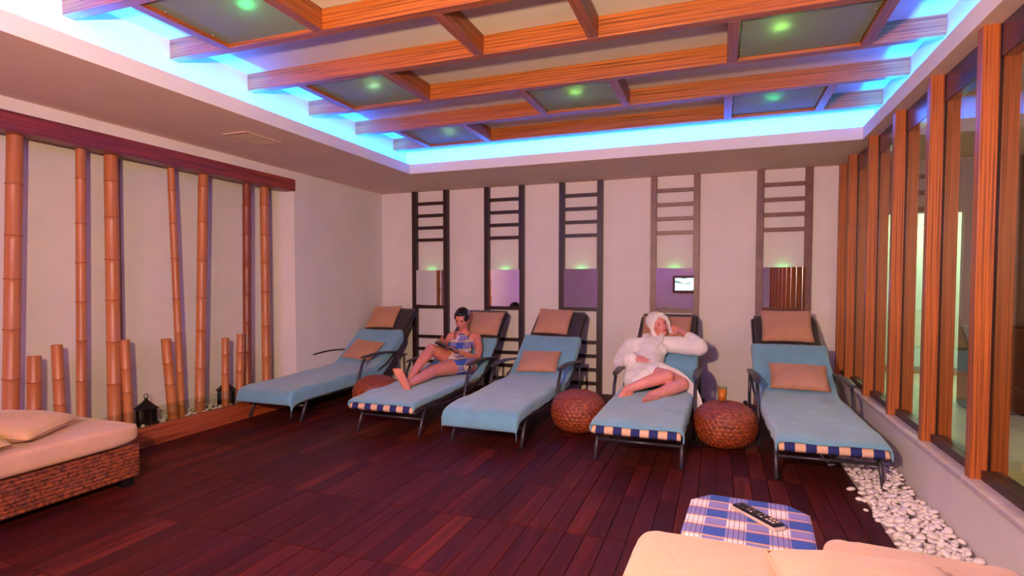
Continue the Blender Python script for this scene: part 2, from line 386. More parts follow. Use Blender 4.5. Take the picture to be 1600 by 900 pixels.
# ------------------------------------------------------------------ glass partition posts
posty = [6.62, 6.174, 5.426, 4.703, 3.99, 3.298, 2.60, 1.90, 1.20, .5, -.2, -.9, -1.6]
pn = ['at the back wall corner', 'second from the back wall', 'third from the back wall', 'fourth from the back wall', 'fifth from the back wall', 'sixth from the back wall, nearest in view']
for i, y in enumerate(posty):
    t_ = thing('wooden_post', (XR+.07, y+.03, .378), 'orange-brown zebrano wooden post of the glass partition, '+(pn[i] if i < 6 else '%s beyond the right edge of the photo' % ['first', 'second', 'third', 'fourth', 'fifth', 'sixth', 'seventh'][i-6]), 'post', 'posts of the glass partition')
    MB().box(-.07, -.004, -.03, .03, 0, 2.092, bev=.002).build('inner_post', W_z, t_)
    MB().box(.012, .075, -.03, .03, 0, 2.05, bev=.002).build('outer_post', W_z, t_)
    MB().box(-.004, .012, -.024, .024, 0, 2.05).build('glazing_seal', M_rail, t_)
    if i: 
        ya, yb = posty[i]+.06, posty[i-1]
        wn = thing('window_%d' % i, (XR+.074, (ya+yb)/2, .378), '', ''); del wn['label']; del wn['category']; wn['kind'] = 'structure'
        h = (yb-ya)/2
        MB().box(-.003, .003, -h+.001, h-.001, .045, 1.94).build('pane', M_pane, wn)
        MB().box(-.006, .055, -h+.001, h-.001, 1.94, 2.09).build('transom', M_transom, wn)
        MB().box(-.03, .05, -h+.001, h-.001, 0, .045).build('bottom_rail', M_rail, wn)

# ------------------------------------------------------------------ ceiling beams, cross pieces and glass panels
ZB = 2.70
beamy = [2.067, 2.705, 3.347, 4.022, 4.692, 5.382]
names = ['sixth', 'fifth', 'fourth', 'third', 'second', 'first']
for y, nm in zip(beamy, names):
    o = wbox('ceiling_beam', W_x, CXL+.002, CXR-.002, y, y+.062, ZB, ZT-.001, bev=.002)
    tag(o, 'long striped orange-brown ceiling beam, %s counted from the back wall' % nm, 'beam', 'long ceiling beams')
def cross(x, i, label):
    """cross piece between beam i and beam i+1 at its centre x"""
    o = wbox('cross_beam', W_y, x-.03, x+.03, beamy[i]+.064, beamy[i+1]-.002, ZB, ZT-.001, bev=.002)
    tag(o, label, 'beam', 'short cross beams')
bulbs = {'green': (.05, 1, .3, 1), 'yellowgreen': (.45, 1, .15, 1), 'mint': (.5, 1, .45, 1)}
def panel(xa, xb, i, c, label, lit):
    cross(xa, i, 'short cross beam on the left side of the '+label); cross(xb, i, 'short cross beam on the right side of the '+label)
    x0, x1, y0, y1 = xa+.031, xb-.031, beamy[i]+.064, beamy[i+1]-.002
    cx, cy = (x0+x1)/2, (y0+y1)/2; hx, hy = (x1-x0)/2-.006, (y1-y0)/2-.006
    t_ = thing('glass_ceiling_panel', (cx, cy, ZB+.02), label, 'ceiling light', 'frosted glass ceiling panels')
    MB().box(-hx, hx, -hy, hy, 0, .006).build('frosted_pane', M_frost, t_)
    for sx in (-1, 1):
        for sy in (-.55, .55):
            MB().cone((sx*(hx-.012), sy*hy, -.006), (sx*(hx-.012), sy*hy, .0), .008).build('stud', M_chrome, t_, True)
    b = MB().ell((lit*hx, 0, .062), (.04, .04, .016)).build('bulb', emit('bulb_'+label[:6], bulbs[c], 45), t_, True)
    MB().cone((lit*hx, 0, .078), (lit*hx, 0, .098), .04).build('lamp_base', M_white_plastic, t_, True)
panel(-2.747-.03, -2.133+.03, 0, 'green', 'square frosted glass panel with green glow, nearest on the left', .35)
panel(-2.771-.03, -2.147+.03, 2, 'mint', 'square frosted glass panel with mint glow, middle one on the left', .2)
panel(-2.79-.03, -2.182+.03, 4, 'mint', 'square frosted glass panel above the left back corner of the recess', .2)
panel(-1.343-.03, -.732+.03, 3, 'yellowgreen', 'square frosted glass panel with yellow-green glow in the middle of the recess', .0)
panel(.085-.03, .715+.03, 4, 'green', 'square frosted glass panel with turquoise glow at the back right', -.05)
panel(.091-.03, .767+.03, 2, 'yellowgreen', 'large square frosted glass panel with yellow-green glow at the front right', -.35)
cross(-1.368-.03, 1, 'short cross beam in the middle of the ceiling, the left one of the pair without glass')
cross(-.72+.03, 1, 'short cross beam in the middle of the ceiling, the right one of the pair without glass')

# soffit vent
t_ = thing('ceiling_vent', (-3.54, 3.71, ZC), 'small rectangular vent grille in the lowered ceiling on the left', 'vent')
MB().box(-.12, -.10, -.19, .19, -.008, 0).box(.10, .12, -.19, .19, -.008, 0).box(-.1, .1, -.19, -.17, -.008, 0).box(-.1, .1, .17, .19, -.008, 0).build('vent_frame', M_white_plastic, t_)
for k in range(9): MB().box(-.1, .1, -.16+k*.038, -.142+k*.038, -.006, -.002).build('slat', M_white_plastic, t_)

# ------------------------------------------------------------------ bamboo niche
o = wbox('lintel_beam', W_lintel, XL-.118, XL+.012, YR+.01, 4.98, 2.262, 2.384, bev=.002); tag(o, 'long dark mahogany lintel beam above the bamboo poles on the left wall', 'beam')
o = wbox('wooden_curb', W_curb, XL-.06, XL+.004, YR+.01, 4.968, 0, .152, bev=.003); tag(o, 'low mahogany curb board along the foot of the bamboo niche', 'curb')
o = wbox('planter_glass', M_glass, XL-.034, XL-.026, YR+.01, 4.2, .152, .30); tag(o, 'low clear glass strip standing on the wooden curb in front of the bamboo', 'glass panel')
struct(wbox('floor_niche', M_slab, NX, XL-.061, YR, 4.969, 0, .11))

def rock(rnd, rx, ry, rz, seg=1):
    bm = bmesh.new(); bmesh.ops.create_icosphere(bm, subdivisions=2 if seg else 1, radius=1)
    off = Vector((rnd*13.7, rnd*7.1, rnd*3.3))
    for v in bm.verts:
        k = 1+.18*noise.noise(v.co*1.3+off); v.co = Vector((v.co.x*rx*k, v.co.y*ry*k, v.co.z*rz*k))
    return bm
def add_rock(mb, base, loc, rot, sc):
    mt = Matrix.Translation(loc) @ rot.to_matrix().to_4x4() @ Matrix.Scale(sc, 4)
    vm = {v: mb.bm.verts.new(mt @ v.co) for v in base.verts}
    for f in base.faces: mb.bm.faces.new([vm[v] for v in f.verts])
lowrocks = [rock(k+1, 1, .75, .45, 0) for k in range(4)]
pb = MB()
for k in range(620):
    y = random.uniform(1.4, 4.95); x = random.uniform(NX+.02, XL-.075)
    add_rock(pb, lowrocks[k % 4], (x, y, .122+random.random()*.03), Euler((random.uniform(-.5, .5), random.uniform(-.5, .5), random.random()*6)), random.uniform(.018, .030))
o = pb.build('niche_pebbles', M_pebble, None, True); o['kind'] = 'stuff'; tag(o, 'bed of small white pebbles around the feet of the bamboo poles', 'pebbles')

def bamboo(a, b, r, label, mat, nodes, short):
    """a top (x,y,z), b bottom"""
    a, b = Vector(a), Vector(b); L = (a-b).length
    t_ = thing('bamboo_pole', b, label, 'bamboo pole', 'short cut bamboo poles' if short else 'tall bamboo poles')
    t_.rotation_euler = (a-b).to_track_quat('Z', 'Y').to_euler()
    prof = [(0, 0), (r*1.03, 0)]; zs = [z for z in nodes if z < L-.02]
    for z in zs:
        prof += [(r*.985, z-.03), (r*1.0, z-.008), (r*1.05, z-.003), (r*1.05, z+.003), (r*.99, z+.009)]
    prof += [(r*.97, L)]
    if short: prof += [(r*.8, L), (r*.8, L-.05), (0, L-.05)]
    else: prof += [(0, L)]
    MB().lathe(prof, 20).build('culm', mat, t_, False)
    for z in zs: MB().lathe([(r*1.04, z-.0035), (r*1.062, z-.001), (r*1.062, z+.001), (r*1.04, z+.0035)], 20).build('node_ring', M_node, t_)
    for o in t_.children:
        if o.name.startswith('culm'):
            m = o.modifiers.new('e', 'EDGE_SPLIT'); m.split_angle = R(50); o.data.polygons.foreach_set('use_smooth', [True]*len(o.data.polygons))
BX = -4.32
tall = [((2.443, 2.262), (2.354, .11), .047, 0, 'tall bamboo pole at the far left edge, leaning slightly'),
        ((2.862, 2.262), (2.812, .11), .033, 0, 'slim straight tall bamboo pole, second tall one from the left'),
        ((3.085, 2.262), (3.06, .11), .048, 0, 'thick tall bamboo pole with a double stem, third tall one from the left'),
        ((3.600, 2.262), (3.655, .11), .030, 0, 'slim tall bamboo pole leaning to the left at its top, fourth tall one'),
        ((3.930, 2.262), (3.84, .11), .043, 0, 'tall bamboo pole leaning to the right at its top, fifth tall one'),
        ((4.440, 2.262), (4.40, .11), .041, 1, 'reddish brown tall bamboo pole, sixth tall one from the left'),
        ((4.672, 2.262), (4.665, .11), .044, 0, 'rightmost tall bamboo pole at the end of the lintel')]
for (ya, za), (yb, zb), r, dk, lb in tall:
    nd = []; z = random.uniform(.08, .2)
    while z < 2.15: nd.append(z); z += random.uniform(.27, .36)
    bamboo((BX, ya, za), (BX, yb, zb), r, lb, M_bamboo2 if dk else M_bamboo, nd, False)
bamboo((BX-.075, 3.175, 2.262), (BX-.075, 3.16, .11), .028, 'thin dark bamboo stem right behind the third tall pole', M_bamboo2, [.3, .62, .95, 1.25, 1.6, 1.9], False)
short = [((2.496, .807), (2.478, .11), .041, 'shortest thick cut bamboo pole at the far left above the daybed'),
         ((2.64, .867), (2.655, .11), .035, 'short cut bamboo pole second from the left, leaning a little'),
         ((3.130, .857), (3.15, .11), .037, 'short cut bamboo pole in front of the thick third tall pole'),
         ((3.49, .829), (3.545, .11), .040, 'short cut bamboo pole right of the left black lantern, leaning left'),
         ((4.11, .783), (4.095, .11), .033, 'thin short cut bamboo pole in front of the right black lantern'),
         ((4.296, .804), (4.265, .11), .038, 'short cut bamboo pole right of the right black lantern'),
         ((4.73, .62), (4.735, .11), .04, 'short cut bamboo pole beside the rightmost tall pole')]
for n_, ((ya, za), (yb, zb), r, lb) in enumerate(short):
    bamboo((BX+.035 if n_ < 6 else BX-.06, ya, za), (BX+.035 if n_ < 6 else BX-.06, yb, zb), r, lb, M_bamboo, [.1, .34, .52], True)

def lantern(x, y, z, label):
    t_ = thing('lantern', (x, y, z), label, 'lantern', 'black lanterns')
    MB().box(-.055, .055, -.055, .055, 0, .02, bev=.004).build('base', M_black, t_)
    for a in (-1, 1):
        for b in (-1, 1): MB().box(a*.048-.005, a*.048+.005, b*.048-.005, b*.048+.005, .02, .15).build('corner_post', M_black, t_)
    MB().box(-.044, .044, -.044, .044, .021, .15).build('dark_glass', plain('lantern_glass', srgb(30, 26, 34), .15), t_)
    MB().box(-.003, .003, -.05, -.046, .02, .15).box(.046, .05, -.003, .003, .02, .15).build('glazing_bar', M_chrome, t_)
    MB().lathe([(.085, .15), (.09, .158), (.075, .168), (.05, .19), (.022, .215), (.012, .225), (.012, .235), (0, .24)], 8).build('roof', M_black, t_)
    MB().tube([(0, .018*math.cos(2*PI*k/14), .255+.018*math.sin(2*PI*k/14)) for k in range(14)], .0035, 6, True).build('ring', M_black, t_, True)
lantern(-4.32, 3.325, .125, 'black metal lantern with a ring on top, behind the low glass on the left')
lantern(-4.37, 4.185, .125, 'black metal lantern partly hidden behind a thin short bamboo pole')

# ------------------------------------------------------------------ ladders with mirrors on the back wall
lad = [(-3.462, W_dark, 'nearly black wooden ladder with mirror, leftmost on the back wall'), (-2.452, W_dark, 'dark wooden ladder with mirror behind the woman in the plaid dress'),
       (-1.502, W_dark, 'dark wooden ladder with mirror behind the middle lounger'), (-.455, W_brown, 'brown wooden ladder with mirror behind the woman in the white robe'),
       (.622, W_brown, 'brown wooden ladder with mirror, rightmost on the back wall')]
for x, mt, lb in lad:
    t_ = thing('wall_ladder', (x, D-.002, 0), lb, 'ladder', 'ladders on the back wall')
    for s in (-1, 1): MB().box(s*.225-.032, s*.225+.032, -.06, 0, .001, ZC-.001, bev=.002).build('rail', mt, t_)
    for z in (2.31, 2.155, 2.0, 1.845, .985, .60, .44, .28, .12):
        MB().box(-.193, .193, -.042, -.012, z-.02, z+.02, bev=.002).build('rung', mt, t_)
    m_ = MB().box(-.192, .205, -.066, -.060, 1.008, 1.455).build('mirror', M_mirror, t_)
    MB().box(-.192, .205, -.0599, -.056, 1.008, 1.455).build('mirror_backing', M_black, m_)
    MB().box(-.05, .05, -.05, -.03, 1.425, 1.44).build('mirror_glow', M_glow, t_)  # small green emitter behind the mirror's top edge

# television on the rear wall (seen in a mirror)
t_ = thing('television', (-.80, YR+.002, 1.25), 'framed screen on the rear wall, seen only in the mirror behind the robed woman', 'screen')
MB().box(-.30, .30, 0, .03, -.22, .22, bev=.01).build('frame', W_brown, t_)
tt = NT('screen_picture'); nn = tt.noise(tt.coord((3, 1, 6)), 1.5, 2)
tt.set(Base_Color=(0, 0, 0, 1), Emission_Color=tt.ramp(nn, [(.35, (.1, .3, .25, 1)), (.5, (.9, .95, 1, 1)), (.65, (.7, .8, 1, 1))]), Emission_Strength=1.6)
MB().box(-.24, .24, .03, .034, -.16, .16).build('screen', tt.m, t_)

# ------------------------------------------------------------------ sun loungers
PROF = [(-.13, .262), (-.09, .292), (0, .308), (.2, .316), (.45, .318), (.8, .328), (1.1, .335), (1.25, .338), (1.33, .352), (1.42, .40), (1.6, .525), (1.9, .745), (2.22, .985)]
def cr(tq):
    """Catmull-Rom through the profile by arc parameter 0..1 -> (y,z)"""
    n = len(PROF)-1; f = max(0, min(.99999, tq))*n; i = int(f); u = f-i
    P = [PROF[max(0, min(n, i+k))] for k in (-1, 0, 1, 2)]
    return tuple(.5*((2*P[1][a])+(-P[0][a]+P[2][a])*u+(2*P[0][a]-5*P[1][a]+4*P[2][a]-P[3][a])*u*u+(-P[0][a]+3*P[1][a]-3*P[2][a]+P[3][a])*u**3) for a in (0, 1))
ARC = [cr(k/300) for k in range(301)]
CUM = [0]
for a, b in zip(ARC, ARC[1:]): CUM.append(CUM[-1]+math.dist(a, b))
def surf(s):
    """distance along the profile from the foot -> (y,z),(ny,nz)"""
    if s < 0: return (ARC[0][0], ARC[0][1]+s), (-1, 0)
    s = min(s, CUM[-1]-1e-4); lo, hi = 0, 300
    while hi-lo > 1:
        md = (lo+hi)//2
        if CUM[md] <= s: lo = md
        else: hi = md
    a, b = ARC[lo], ARC[hi]; f = (s-CUM[lo])/(CUM[hi]-CUM[lo]); 
    a2, b2 = ARC[max(0, lo-6)], ARC[min(300, hi+6)]
    dy, dz = b2[0]-a2[0], b2[1]-a2[1]; L = math.hypot(dy, dz)
    return (a[0]+(b[0]-a[0])*f, a[1]+(b[1]-a[1])*f), (-dz/L, dy/L)
SL = CUM[-1]
def s_at_y(y):
    for k in range(300):
        if ARC[k+1][0] >= y: return CUM[k]
    return SL
def slab(mb, s0, s1, x0, x1, n0, n1, nv=40, nu=12, taper=0):
    """a slab following the profile: between normal offsets n0..n1, rounded edges"""
    def fn(u, v):
        s = s0+(s1-s0)*v; (y, z), (ny, nz) = surf(s); a = 2*PI*u
        ce, se = math.cos(a), math.sin(a); sq = lambda q: math.copysign(abs(q)**.35, q)
        hx, cx = (x1-x0)/2, (x0+x1)/2; e = min(1, min(v, 1-v)*nv/1.5+.25)**.5 if nv > 4 else 1
        nn_ = (n0+n1)/2+sq(se)*(n1-n0)/2*e; w_ = hx-taper*v
        return Vector((cx+sq(ce)*w_, y+ny*nn_, z+nz*nn_))
    mb.grid(fn, nu*4, nv, True)
    return mb
def fill_ends(mb):
    es = [e for e in mb.bm.edges if len(e.link_faces) == 1]
    bmesh.ops.holes_fill(mb.bm, edges=es, sides=0); return mb
def make_lounger(label):
    t_ = thing('sun_lounger', (0, 0, 0), label, 'sun lounger', 'sun loungers along the back wall')
    # side rails follow the profile below the cushion
    for s in (-1, 1):
        pts = []
        for k in range(34):
            (y, z), (ny, nz) = surf(.03+(SL-.05)*k/33); pts.append((s*(.292-.012*max(0, (k-20)/13)), y-ny*.072, z-nz*.072))
        MB().tube(pts, .014, 8).build('side_rail', M_metal, t_, True)
        pts2 = []
        for k in range(14):
            (y, z), (ny, nz) = surf(.25+1.25*k/13); dd = .072+.05*math.sin(PI*k/13); pts2.append((s*.292, y-ny*dd, z-nz*dd))
        MB().tube(pts2, .011, 8).build('lower_rail', M_metal, t_, True)
        MB().tube([(s*.3, .0, .012), (s*.298, .07, .15), (s*.292, .13, .245)], [.013, .014, .014], 10).build('leg', M_metal, t_, True)
        MB().tube([(s*.335, .80, .012), (s*.335, .84, .2), (s*.335, .93, .40), (s*.335, .99, .475)], [.013, .014, .014, .014], 10).build('leg', M_metal, t_, True)
        MB().tube([(s*.335, 1.70, .478), (s*.335, 1.72, .25), (s*.33, 1.74, .10)], .014, 10).build('leg', M_metal, t_, True)
        MB().tube([(s*.335, 1.62, .47), (s*.33, 1.42, .36), (s*.31, 1.22, .29)], .010, 8).build('arm_brace', M_metal, t_, True)
        ar = MB(); 
        def af(u, v, s=s):
            y = .92+.86*v; a = 2*PI*u; wdt = .026+.008*math.sin(PI*v); z = .492+.022*math.sin(PI*min(1, v*1.25))-.01*v
            e = .35 if v in (0, 1) else 1
            return Vector((s*.335+math.copysign(abs(math.cos(a))**.5, math.cos(a))*wdt*e, y, z+math.copysign(abs(math.sin(a))**.5, math.sin(a))*.010*e))
        ar.grid(af, 16, 16, True); fill_ends(ar); ar.build('armrest', M_metal, t_, True)
        MB().cone((s*.36-.016, 1.83, .085), (s*.36+.016, 1.83, .085), .084, seg=24).build('wheel', M_rubber, t_, False, bev=.006)
    MB().tube([(-.29, .07, .15), (.29, .07, .15)], .011, 8).build('front_crossbar', M_metal, t_, True)
    MB().tube([(-.345, 1.83, .085), (.345, 1.83, .085)], .010, 8).build('axle', M_metal, t_, True)
    (y, z), (ny, nz) = surf(SL-.02)
    MB().tube([(-.28, y-ny*.07, z-nz*.07), (.28, y-ny*.07, z-nz*.07)], .014, 8).build('top_bar', M_metal, t_, True)
    sl = MB(); slab(sl, .05, SL-.001, -.285, .285, -.076, -.066, 40, 6, .008); fill_ends(sl); sl.build('sling', M_sling, t_)
    up_ = MB(); slab(up_, s_at_y(1.84), SL, -.275, .275, -.066, -.012, 16, 8, .006); fill_ends(up_); up_.build('head_padding', M_sling, t_, True)
    return t_
# loungers: (x, y, rot, label)
LG = [(-3.885, 4.29, .0, 'charcoal lounger under a long blue towel in the left corner'),
      (-2.605, 4.20, .0, 'charcoal lounger on which the woman in the plaid dress sits'),
      (-1.710, 4.21, -.02, 'charcoal lounger in the middle, empty, blue towel over its foot end'),
      (-.522, 4.13, -.02, 'charcoal lounger on which the woman in the white robe lies'),
      (.672, 4.15, .03, 'charcoal lounger at the right beside the glass partition, empty')]
proto = None; LO = []
for x, y, rz, lb in LG:
    if proto is None: proto = make_lounger(lb); t_ = proto
    else: t_ = copy_tree(proto); t_['label'] = lb
    t_.location = (x, y, 0); t_.rotation_euler = (0, 0, rz); LO.append(t_)
def place(o, i): o.location = (LG[i][0], LG[i][1], 0); o.rotation_euler = (0, 0, LG[i][2]); return o
# striped cushions
cush = None
cl = ['under the corner lounger towel, mostly covered', 'on the seated woman\'s lounger, its end showing below the towel', 'under the middle lounger towel, covered', 'on the robed woman\'s lounger, its end showing', 'on the right lounger, its end showing below the towel']
for i in range(5):
    if cush is None:
        c_ = MB(); slab(c_, -.0, s_at_y(1.83), -.304, .304, -.064, .0, 60, 8); fill_ends(c_); cush = c_.build('lounger_cushion', M_stripe, None, True); o = cush
        # rounded roll at the foot end
    else: o = cush.copy(); COL.objects.link(o)
    tag(o, 'navy and cream striped cushion '+cl[i], 'cushion', 'striped lounger cushions'); place(o, i)
# towels
def towel(i, s0, y1, hang, front, seed, label, wob=.012, dips=()):
    s1 = s_at_y(y1); off = Vector((seed*3.1, seed*1.7, 0)); W = .313
    def fn(u, v):
        s = s0+(s1-s0)*v; L = W+hang[0] if u < .5 else W+hang[1]
        q = (u-.5)*2*L; 
        edge = noise.noise(Vector((q*3, v*2, seed)))*.02
        q += edge*abs(q)/L
        if s < 0:
            (y, z), (ny, nz) = surf(0); y -= .010; z = z+s+.0; ny, nz = -1, .2
        else: (y, z), (ny, nz) = surf(s)
        nz_ = noise.noise(Vector((q*5, s*4, 0))+off)*wob+noise.noise(Vector((q*16, s*13, 2))+off)*.004
        aq = abs(q); sg = 1 if q > 0 else -1
        t0 = .007+max(0, nz_+wob*.4)
        if aq <= W-.02: x, dn = q, 0
        else:
            e = aq-(W-.02); R_ = .022
            if e < R_*PI/2: th = e/R_; x = sg*(W-.02+R_*math.sin(th)); dn = R_*(1-math.cos(th))
            else: x = sg*(W+.002+.03*(e-R_*PI/2)+.01*noise.noise(Vector((s*9, sg, seed)))); dn = R_+(e-R_*PI/2)
        if aq > W: t0 = .007
        return Vector((x, y+ny*(t0 if aq < W else t0*.5)-0*dn, z+nz*t0-dn))
    m_ = MB().grid(fn, 56, 90)
    o = m_.build('towel', M_towel, None, True, solid=.008); place(o, i); return tag(o, label, 'towel', 'blue towels on the loungers')
towel(0, -.07, 1.86, (.05, .11), 0, 1, 'light blue towel spread over the corner lounger and hanging off its foot')
towel(1, .03, 1.80, (.03, .03), 0, 2, 'light blue towel under the woman in the plaid dress')
towel(2, -.09, 1.86, (.05, .07), 0, 3, 'light blue towel spread over the empty middle lounger, covering its foot end')
towel(3, .035, 1.76, (.04, .06), 0, 4, 'light blue towel under the woman in the white robe')
towel(4, .03, 1.85, (.05, .06), 0, 5, 'light blue towel spread over the right lounger beside the windows')

# ------------------------------------------------------------------ pillows
def pillow_mesh(w_, h_, t_, seed=0, nu=26, nv=20, pinch=.03):
    mb = MB()
    for sgn in (1, -1):
        def fn(u, v, sgn=sgn):
            a, b = u*2-1, v*2-1
            e = ((1-abs(a)**2.6)*(1-abs(b)**2.6))
            th = max(0, e)**.5
            cr_ = 1+pinch*(abs(a)*abs(b))**2-pinch*.6*((1-abs(a))*abs(b)**3+(1-abs(b))*abs(a)**3)
            k = noise.noise(Vector((a*1.6+seed, b*1.6, sgn*2)))*.18
            return Vector((a*w_/2*cr_, b*h_/2*cr_, sgn*t_/2*th*(1+k)))
        mb.grid(fn, nu, nv)
    bmesh.ops.remove_doubles(mb.bm, verts=mb.bm.verts, dist=.0008)
    return mb
def seam(mb_parent, w_, h_, mat, pinch=.03):
    pts = []
    for k in range(64):
        a = 2*PI*k/64; c_, s_ = math.cos(a), math.sin(a); m = max(abs(c_), abs(s_)); x, y = c_/m, s_/m
        f = 1+pinch*(abs(x)*abs(y))**2-pinch*.6*((1-abs(x))*abs(y)**3+(1-abs(y))*abs(x)**3)
        pts.append((x*w_/2*f, y*h_/2*f, 0))
    MB().tube(pts, .004, 6, True).build('piping', mat, mb_parent, True)
def mk_pillow(w_, h_, th, loc, rot, label, mat=M_pillow, group=None, seed=0, cat='pillow', name='pillow'):
    o = pillow_mesh(w_, h_, th, seed).build(name, mat, None, True); o.location = loc; o.rotation_euler = rot
    seam(o, w_, h_, mat)
    return tag(o, label, cat, group)
def on_back(i, s, xoff, w_, h_, th, label, tilt=0, rz=0, lift=0, seed=0):
    """pillow lying on the backrest with its lower edge at profile distance s"""
    (y, z), (ny, nz) = surf(s+h_*.5); ang = math.atan2(-ny, nz)+tilt
    n_ = Vector((0, -math.sin(ang), math.cos(ang))); 
    (yb, zb), (nyb, nzb) = surf(s)
    base = Vector((0, yb+nyb*(.012+th*.35+lift), zb+nzb*(.012+th*.35+lift)))
    c_ = base+Vector((0, math.cos(ang), math.sin(ang)))*h_*.5
    rot = Matrix.Rotation(LG[i][2], 4, 'Z') @ Matrix.Translation((xoff, c_.y, c_.z)) @ Matrix.Rotation(ang, 4, 'X') @ Matrix.Rotation(rz, 4, 'Z')
    mt = Matrix.Translation((LG[i][0], LG[i][1], 0)) @ rot
    return mk_pillow(w_, h_, th, mt.to_translation(), mt.to_euler(), label, group='tan pillows on the loungers', seed=seed)
S185 = s_at_y(1.84)
on_back(0, S185+.03, -.02, .37, .33, .09, 'tan pillow at the head of the corner lounger', tilt=.18, seed=1, rz=.03)
on_back(0, s_at_y(1.38), -.02, .40, .32, .10, 'tan pillow on the towel of the corner lounger, lower one', tilt=.0, seed=2, rz=-.12)
on_back(1, S185-.03, .10, .42, .34, .09, 'tan pillow behind the head of the woman in the plaid dress', tilt=.12, seed=3)
on_back(2, S185+.03, -.02, .37, .33, .09, 'tan pillow at the head of the empty middle lounger', tilt=.18, seed=4, rz=-.04)
on_back(2, s_at_y(1.36), -.03, .40, .30, .10, 'tan pillow on the towel of the middle lounger, lower one', tilt=.0, seed=5, rz=.05)
on_back(3, S185-.03, .0, .46, .34, .09, 'tan pillow behind the head of the woman in the white robe', tilt=.10, seed=6)
on_back(4, S185+.03, -.005, .42, .35, .10, 'tan pillow at the head of the right lounger', tilt=.22, seed=7)
on_back(4, s_at_y(1.32), .03, .44, .31, .11, 'tan pillow on the towel of the right lounger, lower one', tilt=.0, seed=8, rz=-.03)

# ------------------------------------------------------------------ wicker poufs
def pouf(x, y, r, h, label):
    t_ = thing('wicker_pouf', (x, y, 0), label, 'pouf', 'round woven poufs')
    NR, NS = 150, 84
    def fn(u, v):
        ph = -PI/2+PI*v; row = v*21; ri = math.floor(row); fr = row-ri
        bmp = .009*abs(math.sin(PI*fr))**.7
        a = 2*PI*u; tw = .004*math.sin(a*34+ri*PI+fr*2.4)*math.sin(PI*fr)
        cs = math.copysign(abs(math.cos(ph))**.78, math.cos(ph)); sn = math.copysign(abs(math.sin(ph))**.9, math.sin(ph))
        rr_ = (r-.01)*cs+(bmp+tw)*max(.15, cs)*1.0; zz = h/2+(h/2-.004)*sn+(bmp+tw)*sn*.5
        return Vector((rr_*math.cos(a), rr_*math.sin(a), max(0.001, zz)))
    mb = MB().grid(fn, NR*2, NS, True); bmesh.ops.remove_doubles(mb.bm, verts=mb.bm.verts, dist=.0004)
    mb.build('woven_body', M_wick, t_, True)
    return t_
P5 = pouf(.065, 4.87, .243, .362, 'red-brown woven pouf with the orange juice glass on it, beside the right lounger')
P4 = copy_tree(P5); P4.location = (-1.12, 4.92, 0); P4['label'] = 'red-brown woven pouf between the middle lounger and the robed woman'
P4.rotation_euler = (0, 0, .7)
P2 = copy_tree(P5); P2.location = (-3.20, 4.97, 0); P2['label'] = 'red-brown woven pouf half hidden behind the seated woman\'s lounger'; P2.rotation_euler = (0, 0, 1.9)

def juice(loc, h, r, label, straw=False):
    t_ = thing('juice_glass', loc, label, 'glass', 'glasses of orange juice')
    MB().lathe([(0, 0), (r*.82, 0), (r*.86, .004), (r, h), (r-.0022, h), (r*.84-.002, .014), (0, .012)], 28).build('glass', M_glass, t_, True)
    MB().lathe([(0, .013), (r*.84-.0026, .015), (r*.965-.0026, h*.84), (0, h*.84)], 28).build('orange_juice', M_juice, t_, True)
    return t_
juice((.04, 4.83, .361), .125, .036, 'glass of orange juice standing on the woven pouf')

# ------------------------------------------------------------------ left daybed
def wicker_wall(mb, p0, p1, z0, z1, nrm, rows, pitch=.03):
    p0, p1, nrm = Vector(p0), Vector(p1), Vector(nrm); L = (p1-p0).length; nu = int(L/.0062); nv = rows*5
    def fn(u, v):
        row = v*rows; ri = min(rows-1, math.floor(row)); fr = row-ri
        st = u*L/pitch+(.5 if ri % 2 else 0); f2 = st-math.floor(st)
        b = .010*(math.sin(PI*fr)**.6)*(.35+.65*abs(math.sin(PI*(f2+fr*.35)))**.8)
        return p0.lerp(p1, u)+Vector((0, 0, z0+(z1-z0)*v))+nrm*b
    mb.grid(fn, nu, nv)
DB = thing('daybed', (-3.82, 1.56, 0), 'wicker daybed with a thick beige mattress at the left edge', 'daybed', rz=0)
mb = MB(); hx, hy = .335, 1.06
wicker_wall(mb, (hx, -hy, 0), (hx, hy, 0), .055, .262, (1, 0, 0), 9)
wicker_wall(mb, (hx, hy, 0), (-hx, hy, 0), .055, .262, (0, 1, 0), 9)
wicker_wall(mb, (-hx, hy, 0), (-hx, -hy, 0), .055, .262, (-1, 0, 0), 9)
mb.box(-hx+.004, hx-.004, -hy+.004, hy-.004, .06, .26)
mb.build('wicker_base', M_wick2, DB, True)
for sx in (-1, 1):
    for sy in (-1, 1): MB().box(sx*.29-.035, sx*.29+.035, sy*1.0-.035, sy*1.0+.035, .001, .056).build('foot', M_black, DB)
def cushion_block(hx, hy, z0, z1, seed, n=4.0):
    mb = MB()
    def fn(u, v):
        ph = -PI/2+PI*v; a = 2*PI*u
        sg = lambda q, p: math.copysign(abs(q)**p, q)
        cp = sg(math.cos(ph), .20); x = sg(math.cos(a), .16)*cp; y = sg(math.sin(a), .16)*cp; z = sg(math.sin(ph), .42)
        k = .010*noise.noise(Vector((x*2+seed, y*3, z)))+.004*noise.noise(Vector((x*7+seed, y*12, z)))
        dome = .010*(1-x*x)*(1-y*y)*(1 if z > 0 else 0)
        return Vector((x*hx, y*hy, (z0+z1)/2+z*(z1-z0)/2+k+dome))
    mb.grid(fn, 120, 48, True); bmesh.ops.remove_doubles(mb.bm, verts=mb.bm.verts, dist=.0003); return mb
mt_ = cushion_block(.368, 1.085, .264, .408, 3).build('mattress', M_beige, DB, True)
